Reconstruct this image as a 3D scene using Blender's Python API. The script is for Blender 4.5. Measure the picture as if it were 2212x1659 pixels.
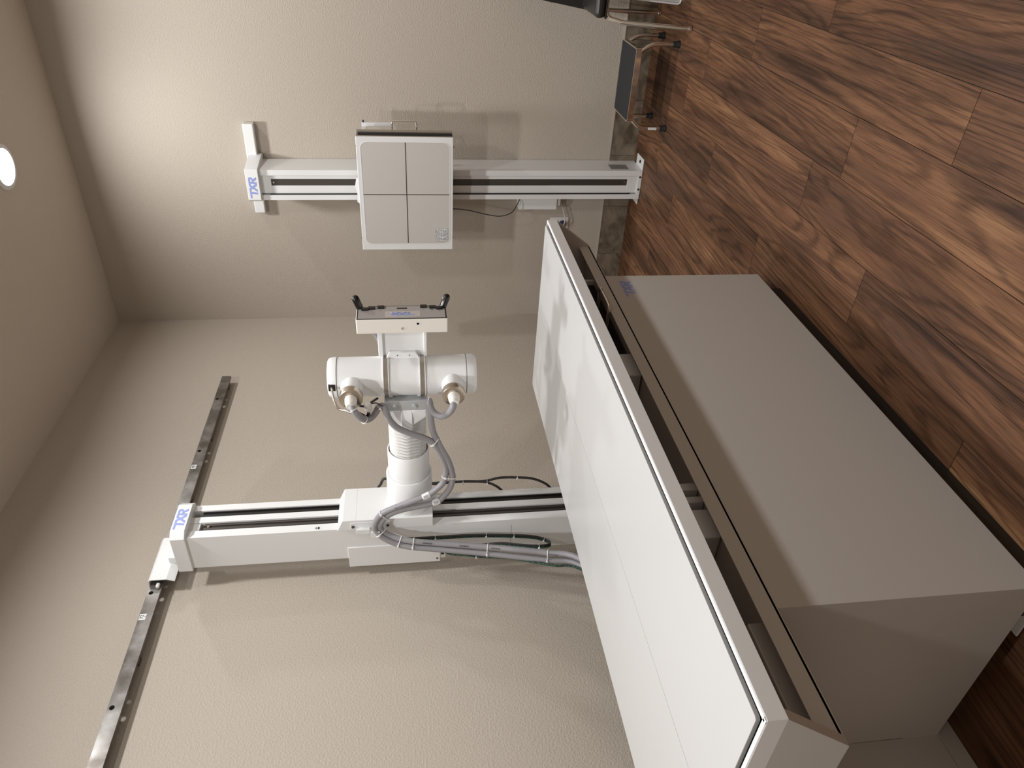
import bpy, bmesh, math, random
from mathutils import Vector, Matrix
random.seed(7)
for o in list(bpy.data.objects): bpy.data.objects.remove(o, do_unlink=True)
SC = bpy.context.scene
COL = SC.collection

# ------------------------------------------------------------------ camera, world, exposure
# the photograph was taken with the phone turned on its side: the room's "up" points to the left of the frame
yaw, pitch, roll = 0.61187, -0.13651, -0.03232
cy, sy, cp, sp = math.cos(yaw), math.sin(yaw), math.cos(pitch), math.sin(pitch)
F = Vector((-sy*cp, cy*cp, sp)); R0 = Vector((cy, sy, 0)); U0 = R0.cross(F)
cr, sr = math.cos(roll), math.sin(roll)
R = cr*R0 + sr*U0; U = -sr*R0 + cr*U0
cam_d = bpy.data.cameras.new('camera'); cam = bpy.data.objects.new('camera', cam_d); COL.objects.link(cam)
cam_d.sensor_fit = 'HORIZONTAL'; cam_d.sensor_width = 36.0; cam_d.lens = 1566.1*36.0/2212.0
cam_d.clip_start = 0.05; cam_d.clip_end = 60
X, Y, Z = -U, R, -F
cam.matrix_world = Matrix(((X.x, Y.x, Z.x, 2.2923), (X.y, Y.y, Z.y, -4.0559), (X.z, Y.z, Z.z, 1.3154), (0, 0, 0, 1)))
SC.camera = cam
w = bpy.data.worlds.new('world'); SC.world = w; w.use_nodes = True
w.node_tree.nodes['Background'].inputs[0].default_value = (1.0, .97, .93, 1)
w.node_tree.nodes['Background'].inputs[1].default_value = 0.0
vs = SC.view_settings
vs.view_transform = 'Standard'; vs.look = 'None'; vs.gamma = 1.0; vs.use_curve_mapping = False
vs.exposure = 0.0
LAMP_W = {(0, 0): 13.5, (0, 1): 20.5, (0, 2): 28.0, (1, 0): 15.0, (1, 1): 17.0, (1, 2): 17.0}    # watts, by column and row
LAMP_COL = (1.0, 1.0, 1.0)

H = 3.05                 # ceiling height
RX, FY = 3.50, -5.00     # right wall, front wall (behind the camera)

# ------------------------------------------------------------------ materials
def new_mat(name):
    m = bpy.data.materials.new(name); m.use_nodes = True
    nt = m.node_tree; return m, nt, nt.nodes['Principled BSDF']
def mat(name, col, rough=.5, metal=0.0, spec=None, bump=None, var=0.0, coat=0.0):
    m, nt, b = new_mat(name)
    b.inputs['Base Color'].default_value = (*col, 1); b.inputs['Roughness'].default_value = rough
    b.inputs['Metallic'].default_value = metal
    if spec is not None: b.inputs['Specular IOR Level'].default_value = spec
    if coat: b.inputs['Coat Weight'].default_value = coat
    tc = nt.nodes.new('ShaderNodeTexCoord'); geo = nt.nodes.new('ShaderNodeNewGeometry')
    n = nt.nodes.new('ShaderNodeTexNoise'); n.inputs['Scale'].default_value = bump[0] if bump else 35
    n.inputs['Detail'].default_value = 3
    nt.links.new(geo.outputs['Position'], n.inputs['Vector'])
    if bump:
        bp = nt.nodes.new('ShaderNodeBump'); bp.inputs['Strength'].default_value = bump[1]; bp.inputs['Distance'].default_value = bump[2]
        nt.links.new(n.outputs['Fac'], bp.inputs['Height']); nt.links.new(bp.outputs['Normal'], b.inputs['Normal'])
    if var:
        mr = nt.nodes.new('ShaderNodeMix'); mr.data_type = 'RGBA'
        mr.inputs[6].default_value = (*[c*(1-var) for c in col], 1); mr.inputs[7].default_value = (*[min(1, c*(1+var)) for c in col], 1)
        nt.links.new(n.outputs['Fac'], mr.inputs[0]); nt.links.new(mr.outputs[2], b.inputs['Base Color'])
    return m

def wall_mat(name, col):
    m, nt, b = new_mat(name)
    b.inputs['Base Color'].default_value = (*col, 1); b.inputs['Roughness'].default_value = .55
    b.inputs['Specular IOR Level'].default_value = .3
    geo = nt.nodes.new('ShaderNodeNewGeometry')
    n = nt.nodes.new('ShaderNodeTexNoise'); n.inputs['Scale'].default_value = 140; n.inputs['Detail'].default_value = 2.5; n.inputs['Roughness'].default_value = .5
    r = nt.nodes.new('ShaderNodeValToRGB'); r.color_ramp.elements[0].position = .42; r.color_ramp.elements[1].position = .66
    bp = nt.nodes.new('ShaderNodeBump'); bp.inputs['Strength'].default_value = .23; bp.inputs['Distance'].default_value = .004
    nt.links.new(geo.outputs['Position'], n.inputs['Vector']); nt.links.new(n.outputs['Fac'], r.inputs['Fac'])
    nt.links.new(r.outputs['Color'], bp.inputs['Height']); nt.links.new(bp.outputs['Normal'], b.inputs['Normal'])
    return m

def wood_mat():
    m, nt, b = new_mat('walnut_planks'); N = nt.nodes; Lk = nt.links
    at = N.new('ShaderNodeAttribute'); at.attribute_name = 'plank'
    geo = N.new('ShaderNodeNewGeometry')
    sc = N.new('ShaderNodeVectorMath'); sc.operation = 'SCALE'; sc.inputs['Scale'].default_value = 40
    Lk.new(at.outputs['Color'], sc.inputs[0])
    ad = N.new('ShaderNodeVectorMath'); ad.operation = 'ADD'
    Lk.new(geo.outputs['Position'], ad.inputs[0]); Lk.new(sc.outputs[0], ad.inputs[1])
    def mapped(sx, sy_):
        mp = N.new('ShaderNodeMapping'); mp.inputs['Scale'].default_value = (sx, sy_, 1); Lk.new(ad.outputs[0], mp.inputs['Vector']); return mp
    def noise(mp, scale, det, dist, rough=.55):
        n = N.new('ShaderNodeTexNoise'); n.inputs['Scale'].default_value = scale; n.inputs['Detail'].default_value = det
        n.inputs['Distortion'].default_value = dist; n.inputs['Roughness'].default_value = rough
        Lk.new(mp.outputs[0], n.inputs['Vector']); return n
    def math_(op, a, b_):
        x = N.new('ShaderNodeMath'); x.operation = op
        for i_, v in ((0, a), (1, b_)):
            if isinstance(v, (int, float)): x.inputs[i_].default_value = v
            else: Lk.new(v, x.inputs[i_])
        return x.outputs[0]
    def ramp(fac, stops):
        r = N.new('ShaderNodeValToRGB'); e = r.color_ramp.elements
        e[0].position, e[0].color = stops[0][0], (*stops[0][1], 1); e[1].position, e[1].color = stops[-1][0], (*stops[-1][1], 1)
        for p_, c_ in stops[1:-1]: k_ = e.new(p_); k_.color = (*c_, 1)
        Lk.new(fac, r.inputs['Fac']); return r.outputs['Color']
    def mix(f, a, b_, blend='MIX'):
        x = N.new('ShaderNodeMix'); x.data_type = 'RGBA'; x.blend_type = blend
        if isinstance(f, float): x.inputs[0].default_value = f
        else: Lk.new(f, x.inputs[0])
        Lk.new(a, x.inputs[6]); Lk.new(b_, x.inputs[7]); return x.outputs[2]
    sx = N.new('ShaderNodeSeparateXYZ'); Lk.new(ad.outputs[0], sx.inputs[0])
    big = noise(mapped(10, .75), 1.0, 5, .6, .6)        # broad light and dark streaks
    fld = noise(mapped(4.6, .42), 1.0, 2, .35, .42)     # field whose contours make the cathedral figure
    wob = noise(mapped(30, 3.5), 1.0, 3, .2)
    ph = math_('ADD', math_('MULTIPLY', sx.outputs['X'], 26), math_('ADD', math_('MULTIPLY', fld.outputs['Fac'], 19), math_('MULTIPLY', wob.outputs['Fac'], 1.3)))
    sn = math_('ADD', math_('MULTIPLY', math_('SINE', math_('MULTIPLY', ph, 6.2832), 0), .5), .5)
    fine = noise(mapped(300, 7), 1.0, 3, .3, .6)       # pores
    dark = noise(mapped(12, 1.0), 1.0, 4, .8, .6)     # smoky dark streaks
    c = ramp(big.outputs['Fac'], [(.30, (.070, .037, .024)), (.47, (.118, .056, .030)), (.60, (.172, .084, .043)), (.74, (.265, .142, .072))])
    c = mix(.55, c, ramp(sn, [(0, (.33, .31, .30)), (.30, (.85, .84, .83)), (.62, (1.05, 1.05, 1.05))]), 'MULTIPLY')
    c = mix(.85, c, ramp(dark.outputs['Fac'], [(.52, (1, 1, 1)), (.66, (.42, .42, .44)), (.78, (.22, .22, .24))]), 'MULTIPLY')
    c = mix(.80, c, ramp(fine.outputs['Fac'], [(.30, (.38, .36, .34)), (.50, (1.0, 1.0, 1.0)), (.70, (1.12, 1.12, 1.12))]), 'MULTIPLY')
    sep = N.new('ShaderNodeSeparateColor'); Lk.new(at.outputs['Color'], sep.inputs['Color'])
    mr = N.new('ShaderNodeMapRange'); mr.inputs['To Min'].default_value = .88; mr.inputs['To Max'].default_value = 1.18
    Lk.new(sep.outputs['Blue'], mr.inputs['Value'])
    vm = N.new('ShaderNodeVectorMath'); vm.operation = 'SCALE'; Lk.new(c, vm.inputs[0]); Lk.new(mr.outputs[0], vm.inputs['Scale'])
    Lk.new(vm.outputs[0], b.inputs['Base Color'])
    b.inputs['Roughness'].default_value = .46; b.inputs['Specular IOR Level'].default_value = .18
    bp = N.new('ShaderNodeBump'); bp.inputs['Strength'].default_value = .12; bp.inputs['Distance'].default_value = .001
    Lk.new(fine.outputs['Fac'], bp.inputs['Height']); Lk.new(bp.outputs['Normal'], b.inputs['Normal'])
    return m

def tile_mat():
    m, nt, b = new_mat('brown_stone_tile'); N = nt.nodes; Lk = nt.links
    at = N.new('ShaderNodeAttribute'); at.attribute_name = 'plank'; geo = N.new('ShaderNodeNewGeometry')
    sc = N.new('ShaderNodeVectorMath'); sc.operation = 'SCALE'; sc.inputs['Scale'].default_value = 30; Lk.new(at.outputs['Color'], sc.inputs[0])
    ad = N.new('ShaderNodeVectorMath'); ad.operation = 'ADD'; Lk.new(geo.outputs['Position'], ad.inputs[0]); Lk.new(sc.outputs[0], ad.inputs[1])
    n = N.new('ShaderNodeTexNoise'); n.inputs['Scale'].default_value = 9; n.inputs['Detail'].default_value = 6; n.inputs['Distortion'].default_value = 1.6
    Lk.new(ad.outputs[0], n.inputs['Vector'])
    r = N.new('ShaderNodeValToRGB'); e = r.color_ramp.elements
    e[0].position = .3; e[0].color = (.085, .062, .04, 1); e[1].position = .7; e[1].color = (.25, .20, .145, 1)
    Lk.new(n.outputs['Fac'], r.inputs['Fac']); Lk.new(r.outputs['Color'], b.inputs['Base Color']); b.inputs['Roughness'].default_value = .55
    return m

def rail_mat():
    m, nt, b = new_mat('weathered_zinc_steel'); N = nt.nodes; Lk = nt.links
    geo = N.new('ShaderNodeNewGeometry'); n = N.new('ShaderNodeTexNoise'); n.inputs['Scale'].default_value = 14; n.inputs['Detail'].default_value = 5
    Lk.new(geo.outputs['Position'], n.inputs['Vector'])
    r = N.new('ShaderNodeValToRGB'); e = r.color_ramp.elements
    e[0].position = .35; e[0].color = (.13, .115, .10, 1); e[1].position = .75; e[1].color = (.36, .35, .34, 1)
    Lk.new(n.outputs['Fac'], r.inputs['Fac']); Lk.new(r.outputs['Color'], b.inputs['Base Color'])
    b.inputs['Metallic'].default_value = .75; b.inputs['Roughness'].default_value = .34
    return m

def emit_mat(name, col, s):
    m, nt, b = new_mat(name); b.inputs['Base Color'].default_value = (.8, .8, .8, 1)
    b.inputs['Emission Color'].default_value = (*col, 1); b.inputs['Emission Strength'].default_value = s
    tc = nt.nodes.new('ShaderNodeNewGeometry'); return m

def ribbed_wrap(name, a, bcol):
    m, nt, b = new_mat(name); N = nt.nodes; Lk = nt.links
    geo = N.new('ShaderNodeNewGeometry'); n = N.new('ShaderNodeTexNoise'); n.inputs['Scale'].default_value = 160; n.inputs['Detail'].default_value = 1
    Lk.new(geo.outputs['Position'], n.inputs['Vector'])
    r = N.new('ShaderNodeValToRGB'); e = r.color_ramp.elements; e[0].position = .45; e[0].color = (*a, 1); e[1].position = .6; e[1].color = (*bcol, 1)
    Lk.new(n.outputs['Fac'], r.inputs['Fac']); Lk.new(r.outputs['Color'], b.inputs['Base Color']); b.inputs['Roughness'].default_value = .6
    return m

WALL = (.465, .412, .350)
M = dict(
    wall=wall_mat('beige_orange_peel_paint', WALL), ceiling=wall_mat('beige_ceiling_paint', (.60, .53, .45)),
    floor=wood_mat(), tile=tile_mat(), rail=rail_mat(),
    grout=mat('dark_grout', (.05, .04, .03), .8),
    white=mat('white_powder_coat', (.765, .77, .77), .38, bump=(420, .05, .0006)),
    cabinet=mat('warm_white_sheet_steel', (.53, .505, .475), .42, bump=(420, .04, .0006)),
    top=mat('white_laminate', (.50, .50, .497), .30),
    cream=mat('cream_enamel', (.78, .75, .69), .40),
    grey_panel=mat('grey_faceplate', (.42, .395, .385), .45),
    panel_face=mat('warm_grey_laminate', (.56, .53, .50), .42),
    black=mat('black_plastic', (.012, .011, .010), .35),
    gloss=mat('glossy_black_plastic', (.010, .009, .008), .18),
    rubber=mat('black_rubber', (.012, .012, .012), .6),
    mat_rubber=mat('ribbed_black_rubber', (.011, .012, .0135), .7, bump=(150, .3, .001)),
    vinyl=mat('black_vinyl', (.018, .017, .016), .38),
    chrome=mat('chrome', (.86, .84, .80), .08, 1.0),
    brushed=mat('nickel_plated_brass', (.55, .48, .40), .30, 1.0),
    galv=mat('galvanised_plate', (.52, .54, .55), .45, .35),
    alu=mat('anodised_aluminium', (.42, .38, .33), .35, .8),
    darkmetal=mat('dark_steel_track', (.085, .075, .068), .45, .5),
    grey_cable=mat('grey_cable_jacket', (.27, .26, .275), .45),
    dark_cable=mat('charcoal_cable_jacket', (.035, .033, .031), .5),
    green=ribbed_wrap('green_spiral_wrap', (.008, .012, .011), (.02, .10, .065)),
    tie=mat('white_nylon', (.75, .74, .72), .5),
    bellows=mat('pale_grey_bellows', (.62, .61, .59), .55),
    logo=mat('periwinkle_blue_print', (.29, .35, .68), .5),
    ink=mat('black_print', (.02, .02, .02), .6),
    greyink=mat('grey_print', (.16, .16, .17), .6),
    sticker=mat('white_sticker', (.72, .73, .74), .5),
    silver=mat('silver_label', (.36, .36, .35), .4, .4),
    plug=mat('navy_blue_plug', (.02, .03, .085), .35),
    outlet=mat('white_outlet_plastic', (.72, .71, .69), .4),
    plastic=mat('clear_connector_plastic', (.62, .60, .57), .25),
    bin=mat('pale_grey_plastic', (.52, .50, .48), .5),
    hole=mat('dark_recess', (.006, .005, .005), .9, spec=.05),
    lens=emit_mat('lamp_lens', (1, .97, .92), 18.0),
    red=mat('red_mark', (.45, .05, .03), .5),
)

# ------------------------------------------------------------------ mesh helpers
ORIG = {}
class MB:
    def __init__(s): s.bm = bmesh.new(); s.sharp = False; s.round = False
    def box(s, x0, x1, y0, y1, z0, z1, bev=0.0, seg=2, edges=None):
        s.sharp = True
        vs_ = [s.bm.verts.new((x, y, z)) for x in (x0, x1) for y in (y0, y1) for z in (z0, z1)]
        idx = [(0, 1, 3, 2), (4, 6, 7, 5), (0, 4, 5, 1), (2, 3, 7, 6), (0, 2, 6, 4), (1, 5, 7, 3)]
        fs = [s.bm.faces.new([vs_[i] for i in f]) for f in idx]
        if bev:
            es = list({e for f in fs for e in f.edges})
            if edges: es = [e for e in es if abs((e.verts[0].co - e.verts[1].co).normalized()['xyz'.index(edges)]) > .9]
            bmesh.ops.bevel(s.bm, geom=es, offset=bev, segments=seg, affect='EDGES', profile=.5)
        return s
    def prism(s, pts, axis, a0, a1, bev=0.0):
        # pts: 2D outline in the two other axes (x,y for z; x,z for y; y,z for x)
        s.sharp = True
        def P(p, a):
            return {'z': (p[0], p[1], a), 'y': (p[0], a, p[1]), 'x': (a, p[0], p[1])}[axis]
        A = [s.bm.verts.new(P(p, a0)) for p in pts]; B = [s.bm.verts.new(P(p, a1)) for p in pts]
        n = len(pts); fs = [s.bm.faces.new(A[::-1]), s.bm.faces.new(B)]
        for i in range(n): fs.append(s.bm.faces.new((A[i], A[(i+1) % n], B[(i+1) % n], B[i])))
        if bev:
            es = list({e for f in fs for e in f.edges}); bmesh.ops.bevel(s.bm, geom=es, offset=bev, segments=2, affect='EDGES', profile=.5)
        return s
    def lathe(s, prof, o, axis, seg=40, caps=True):
        # prof: list of (distance along the axis, radius)
        s.round = True
        a = Vector(axis).normalized(); t = Vector((0, 0, 1)) if abs(a.z) < .9 else Vector((1, 0, 0))
        u = a.cross(t).normalized(); v = a.cross(u); o = Vector(o); rings = []
        for d, r in prof:
            if r < 1e-6: rings.append([s.bm.verts.new(o + a*d)])
            else: rings.append([s.bm.verts.new(o + a*d + (u*math.cos(2*math.pi*i/seg) + v*math.sin(2*math.pi*i/seg))*r) for i in range(seg)])
        for A, B in zip(rings, rings[1:]):
            for i in range(seg):
                j = (i+1) % seg
                if len(A) == 1 and len(B) == 1: continue
                if len(A) == 1: s.bm.faces.new((A[0], B[i], B[j]))
                elif len(B) == 1: s.bm.faces.new((A[i], A[j], B[0]))
                else: s.bm.faces.new((A[i], A[j], B[j], B[i]))
        if caps:
            for Rg in (rings[0], rings[-1]):
                if len(Rg) > 1: s.bm.faces.new(Rg)
        return s
    def cyl(s, p0, p1, r, seg=24, bev=0.0):
        p0 = Vector(p0); p1 = Vector(p1); L = (p1-p0).length
        pr = [(0, r), (L, r)] if not bev else [(0, r-bev), (bev*.3, r-bev*.3), (bev, r), (L-bev, r), (L-bev*.3, r-bev*.3), (L, r-bev)]
        return s.lathe(pr, p0, p1-p0, seg)
    def tube(s, pts, r, seg=14, sub=6, smooth=True):
        s.round = True
        P = [Vector(p) for p in pts]
        if smooth and len(P) > 2:
            out = []
            for i in range(len(P)-1):
                a, b, c, d = P[max(i-1, 0)], P[i], P[i+1], P[min(i+2, len(P)-1)]
                for k in range(sub):
                    t = k/sub; out.append(.5*((2*b) + (c-a)*t + (2*a-5*b+4*c-d)*t*t + (3*b-a-3*c+d)*t**3))
            out.append(P[-1]); P = out
        n = len(P); T = [(P[min(i+1, n-1)] - P[max(i-1, 0)]).normalized() for i in range(n)]
        nrm = T[0].orthogonal().normalized(); rings = []
        for i in range(n):
            nrm = (nrm - T[i]*nrm.dot(T[i])).normalized(); bn = T[i].cross(nrm)
            rr = r(i/(n-1)) if callable(r) else r
            rings.append([s.bm.verts.new(P[i] + (nrm*math.cos(2*math.pi*k/seg) + bn*math.sin(2*math.pi*k/seg))*rr) for k in range(seg)])
        for A, B in zip(rings, rings[1:]):
            for k in range(seg): s.bm.faces.new((A[k], A[(k+1) % seg], B[(k+1) % seg], B[k]))
        s.bm.faces.new(rings[0][::-1]); s.bm.faces.new(rings[-1]); return s
    def flat(s, polys, o, u, v, n, th=.0006):
        # thin printed shapes: polys in (u, v), lifted off the surface along n
        o, u, v, n = Vector(o), Vector(u), Vector(v), Vector(n)
        for q_, pl in enumerate(polys):                     # overlapping strokes sit at slightly different heights
            t_ = th + .00007*q_
            A = [s.bm.verts.new(o + u*a + v*b + n*.00001*q_) for a, b in pl]; B = [s.bm.verts.new(o + u*a + v*b + n*t_) for a, b in pl]
            k = len(pl); s.bm.faces.new(A); s.bm.faces.new(B)
            for i in range(k): s.bm.faces.new((A[i], A[(i+1) % k], B[(i+1) % k], B[i]))
        return s
    def add_mesh(s, me, mtx):
        t = bmesh.new(); t.from_mesh(me); bmesh.ops.transform(t, matrix=mtx, verts=t.verts); tm = bpy.data.meshes.new('t'); t.to_mesh(tm); t.free()
        s.bm.from_mesh(tm); bpy.data.meshes.remove(tm); return s
    def build(s, name, m, parent=None, label=None, angle=None):
        bmesh.ops.recalc_face_normals(s.bm, faces=s.bm.faces)
        o = ORIG[parent.name] if parent else Vector((0, 0, 0))
        bmesh.ops.translate(s.bm, vec=-o, verts=s.bm.verts)
        me = bpy.data.meshes.new(name); s.bm.to_mesh(me); s.bm.free()
        for p in me.polygons: p.use_smooth = True
        if angle is None: angle = 27 if s.sharp and s.round else (12 if s.sharp else 40)
        me.set_sharp_from_angle(angle=math.radians(angle))
        me.materials.append(M[m] if isinstance(m, str) else m)
        ob = bpy.data.objects.new(name, me); COL.objects.link(ob)
        if parent: ob.parent = parent
        ORIG[ob.name] = o
        if label: ob['label'] = label
        return ob
def thing(name, label, cat, loc, group=None):
    o = bpy.data.objects.new(name, None); COL.objects.link(o); o.location = loc; o.empty_display_size = .1
    o['label'] = label; o['category'] = cat
    if group: o['group'] = group
    ORIG[o.name] = Vector(loc); return o
def struct(mb, name, m):
    o = mb.build(name, m); o['kind'] = 'structure'; return o
def rebase(ob, loc):
    """put a one-mesh thing's origin at loc"""
    ob.data.transform(Matrix.Translation(-Vector(loc))); ob.location = loc; return ob
def text_mesh(body, size):
    cu = bpy.data.curves.new('t', 'FONT'); cu.body = body; cu.size = size; cu.align_x = 'CENTER'; cu.align_y = 'CENTER'; cu.extrude = .0003
    ob = bpy.data.objects.new('t', cu); COL.objects.link(ob); dg = bpy.context.evaluated_depsgraph_get(); dg.update()
    me = bpy.data.meshes.new_from_object(ob.evaluated_get(dg)); bpy.data.objects.remove(ob); bpy.data.curves.remove(cu); return me
def frame_mtx(o, u, v):
    u = Vector(u).normalized(); v = Vector(v).normalized(); n = u.cross(v); o = Vector(o)
    return Matrix(((u.x, v.x, n.x, o.x), (u.y, v.y, n.y, o.y), (u.z, v.z, n.z, o.z), (0, 0, 0, 1)))
def round_rect(x0, x1, y0, y1, r, k=6):
    out = []
    for cx, cy_, a in ((x1-r, y1-r, 0), (x0+r, y1-r, 90), (x0+r, y0+r, 180), (x1-r, y0+r, 270)):
        for i in range(k+1):
            t = math.radians(a + 90*i/k); out.append((cx + r*math.cos(t), cy_ + r*math.sin(t)))
    return out
# the maker's three slanted, linked letters T X R, in a unit frame (u right, v down)
LOGO = [[(0, 0), (.42, 0), (.38, .20), (0, .20)], [(.21, .20), (.305, .20), (.275, .96), (.18, .96)],
        [(.355, 0), (.47, 0), (.725, .96), (.60, .96)], [(.575, 0), (.68, 0), (.415, .96), (.30, .96)],
        [(.66, .0), (.79, .0), (.755, .96), (.655, .96)][:0] or [(.69, .19), (.785, .19), (.765, .96), (.67, .96)],
        [(.63, 0), (.93, 0), (1.0, .10), (1.0, .19), (.64, .19)], [(.90, .19), (1.0, .19), (1.0, .36), (.955, .50), (.90, .50)],
        [(.72, .40), (.955, .40), (.955, .50), (.88, .58), (.70, .58)], [(.80, .55), (.90, .52), (1.0, .96), (.89, .96)]]
def logo(parent, o, u, v, wd, ht, n, name='logo'):
    return MB().flat(LOGO, o, Vector(u)*wd, Vector(v)*ht, n).build(name, 'logo', parent, label='periwinkle blue letters TXR')

# ------------------------------------------------------------------ the room
def planks():
    bm = bmesh.new(); W = .1803; x0 = 1.4185 - 8*W; Lp = 1.2265; lay = bm.loops.layers.float_color.new('plank')
    joint = {-1+8: 0}
    known = {5: -.695, 6: -.402, 7: -1.066, 8: -.627, 9: -.802, 10: -1.235, 11: -1.732}
    g = .0009
    base = [bm.verts.new(v) for v in ((0, FY, -.004), (RX, FY, -.004), (RX, 0, -.004), (0, 0, -.004))]
    f = bm.faces.new(base); f.material_index = 1
    for l in f.loops: l[lay] = (0, 0, 0, 1)
    nr = int(RX/W) + 2
    for r in range(nr):
        xa, xb = max(0, x0 + r*W) + g, min(RX, x0 + (r+1)*W) - g
        if xb - xa < .004: continue
        rr = random.Random(r*13+5); j0 = known.get(r, -rr.random()*Lp)
        ys = []; yj = j0
        while yj < 0: yj += Lp
        while yj > FY - Lp: ys.append(yj); yj -= Lp
        for a, b in zip(ys, ys[1:]):
            ya, yb = min(a, 0) - g, max(b, FY) + g
            if ya - yb < .004: continue
            col = (rr.random(), rr.random(), rr.random(), 1)
            top = [(xa, yb), (xb, yb), (xb, ya), (xa, ya)]
            A = [bm.verts.new((x, y, 0)) for x, y in top]; B = [bm.verts.new((x, y, -.004)) for x, y in top]
            fs = [bm.faces.new(A)] + [bm.faces.new((B[i], B[(i+1) % 4], A[(i+1) % 4], A[i])) for i in range(4)]
            for f in fs:
                for l in f.loops: l[lay] = col
    me = bpy.data.meshes.new('floor'); bm.to_mesh(me); bm.free()
    me.materials.append(M['floor']); me.materials.append(M['grout'])
    o = bpy.data.objects.new('floor', me); COL.objects.link(o); o['kind'] = 'structure'; ORIG[o.name] = Vector((0, 0, 0))
planks()
T = .12
struct(MB().box(-T, RX+T, FY-T, T, H, H+T), 'ceiling', 'ceiling')
struct(MB().box(-T, RX+T, 0, T, -.02, H), 'wall_back', 'wall')
struct(MB().box(-T, 0, FY, 0, -.02, H), 'wall_left', 'wall')
struct(MB().box(RX, RX+T, FY, 0, -.02, H), 'wall_right', 'wall')
struct(MB().box(-T, RX+T, FY-T, FY, -.02, H), 'wall_front', 'wall')
def tiles(name, along, a0, a1, fixed, sign, first):
    bm = bmesh.new(); lay = bm.loops.layers.float_color.new('plank'); P = .3048; k = math.floor((a0-first)/P); g = .0012; hb = .150; th = .011
    def box(x0, x1, y0, y1, z0, z1, col, mi):
        n0 = len(bm.faces); v = [bm.verts.new((x, y, z)) for x in (x0, x1) for y in (y0, y1) for z in (z0, z1)]
        for f in [(0, 1, 3, 2), (4, 6, 7, 5), (0, 4, 5, 1), (2, 3, 7, 6), (0, 2, 6, 4), (1, 5, 7, 3)]:
            fc = bm.faces.new([v[i] for i in f]); fc.material_index = mi
            for l in fc.loops: l[lay] = col
    def put(a, b, d0, d1, z0, z1, col, mi):
        d = sorted((fixed + sign*d0, fixed + sign*d1))
        if along == 'x': box(a, b, d[0], d[1], z0, z1, col, mi)
        else: box(d[0], d[1], a, b, z0, z1, col, mi)
    put(a0, a1, .0005, .008, .001, hb-.002, (0, 0, 0, 1), 1)
    while first + k*P < a1:
        a, b = max(a0, first + k*P) + g, min(a1, first + (k+1)*P) - g; k += 1
        if b - a > .005: put(a, b, .0005, th, .0005, hb-.001, (random.random(), random.random(), random.random(), 1), 0)
    bmesh.ops.recalc_face_normals(bm, faces=bm.faces)
    me = bpy.data.meshes.new(name); bm.to_mesh(me); bm.free(); me.materials.append(M['tile']); me.materials.append(M['grout'])
    o = bpy.data.objects.new(name, me); COL.objects.link(o); o['kind'] = 'structure'
tiles('baseboard_back', 'x', .012, RX, 0, -1, .4229)
tiles('baseboard_left', 'y', FY, 0, 0, 1, -.05)
struct(MB().box(.012, RX, -.0125, -.0005, .1492, .1515), 'trim_1', 'alu')

# ------------------------------------------------------------------ recessed lamps
LAMPS = [(1.155, -.665, 'round recessed ceiling lamp seen at the edge of the ceiling above the wall stand'),
         (2.35, -.665, 'round recessed ceiling lamp beside the one above the wall stand'),
         (1.155, -2.20, 'round recessed ceiling lamp above the far half of the table'),
         (2.35, -2.20, 'round recessed ceiling lamp above the open floor'),
         (1.155, -3.75, 'round recessed ceiling lamp above the near end of the table'),
         (2.35, -3.75, 'round recessed ceiling lamp just above the camera')]
for x, y, lab in LAMPS:
    t = thing('ceiling_lamp', lab, 'lamp', (x, y, H), 'recessed ceiling lamps')
    MB().lathe([(0, .098), (.004, .098), (.0075, .090), (.0075, .078), (.0035, .0765)], (x, y, H), (0, 0, -1), 48, caps=False).build('trim_ring', 'white', t)
    MB().lathe([(.0, .077), (.0075, .0755), (.0120, .060), (.0135, .035), (.0140, .0)], (x, y, H), (0, 0, -1), 48, caps=False).build('lens', 'lens', t)
    ld = bpy.data.lights.new('lamp_light', 'AREA'); ld.shape = 'DISK'; ld.size = .15; ld.spread = math.radians(168); ld.energy = LAMP_W[(int(x > 2), int(y < -1) + int(y < -3))]; ld.color = LAMP_COL
    lo = bpy.data.objects.new('lamp_light', ld); COL.objects.link(lo); lo.parent = t; lo.location = (0, 0, -.0155)

# ------------------------------------------------------------------ x-ray table
TX0, TX1, TY0, TY1 = .509, 1.260, -3.503, -1.523      # outer edges of the top
BX0, BX1, BY0, BY1 = .606, 1.158, -3.228, -1.790      # base cabinet
t = table = thing('x_ray_table', 'long white x-ray table with a black gasket line around its flat top', 'table', (.88, -2.5, 0))
MB().box(BX0, BX1, BY0, BY1, .05, .6251, .0008).build('base_cabinet', 'cabinet', t)
MB().box(BX0+.05, BX1-.012, BY0+.06, BY1-.09, .0, .052).build('plinth', 'black', t)
p = MB().box(.972, 1.095, -3.2145, -3.12, .0005, .005, .001).box(.976, 1.09, -3.178, -3.12, .004, .049).build('foot_bracket', 'white', t)
MB().cyl((1.035, -3.196, .004), (1.035, -3.196, .012), .010, 6).build('bolt', 'darkmetal', p)
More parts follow.
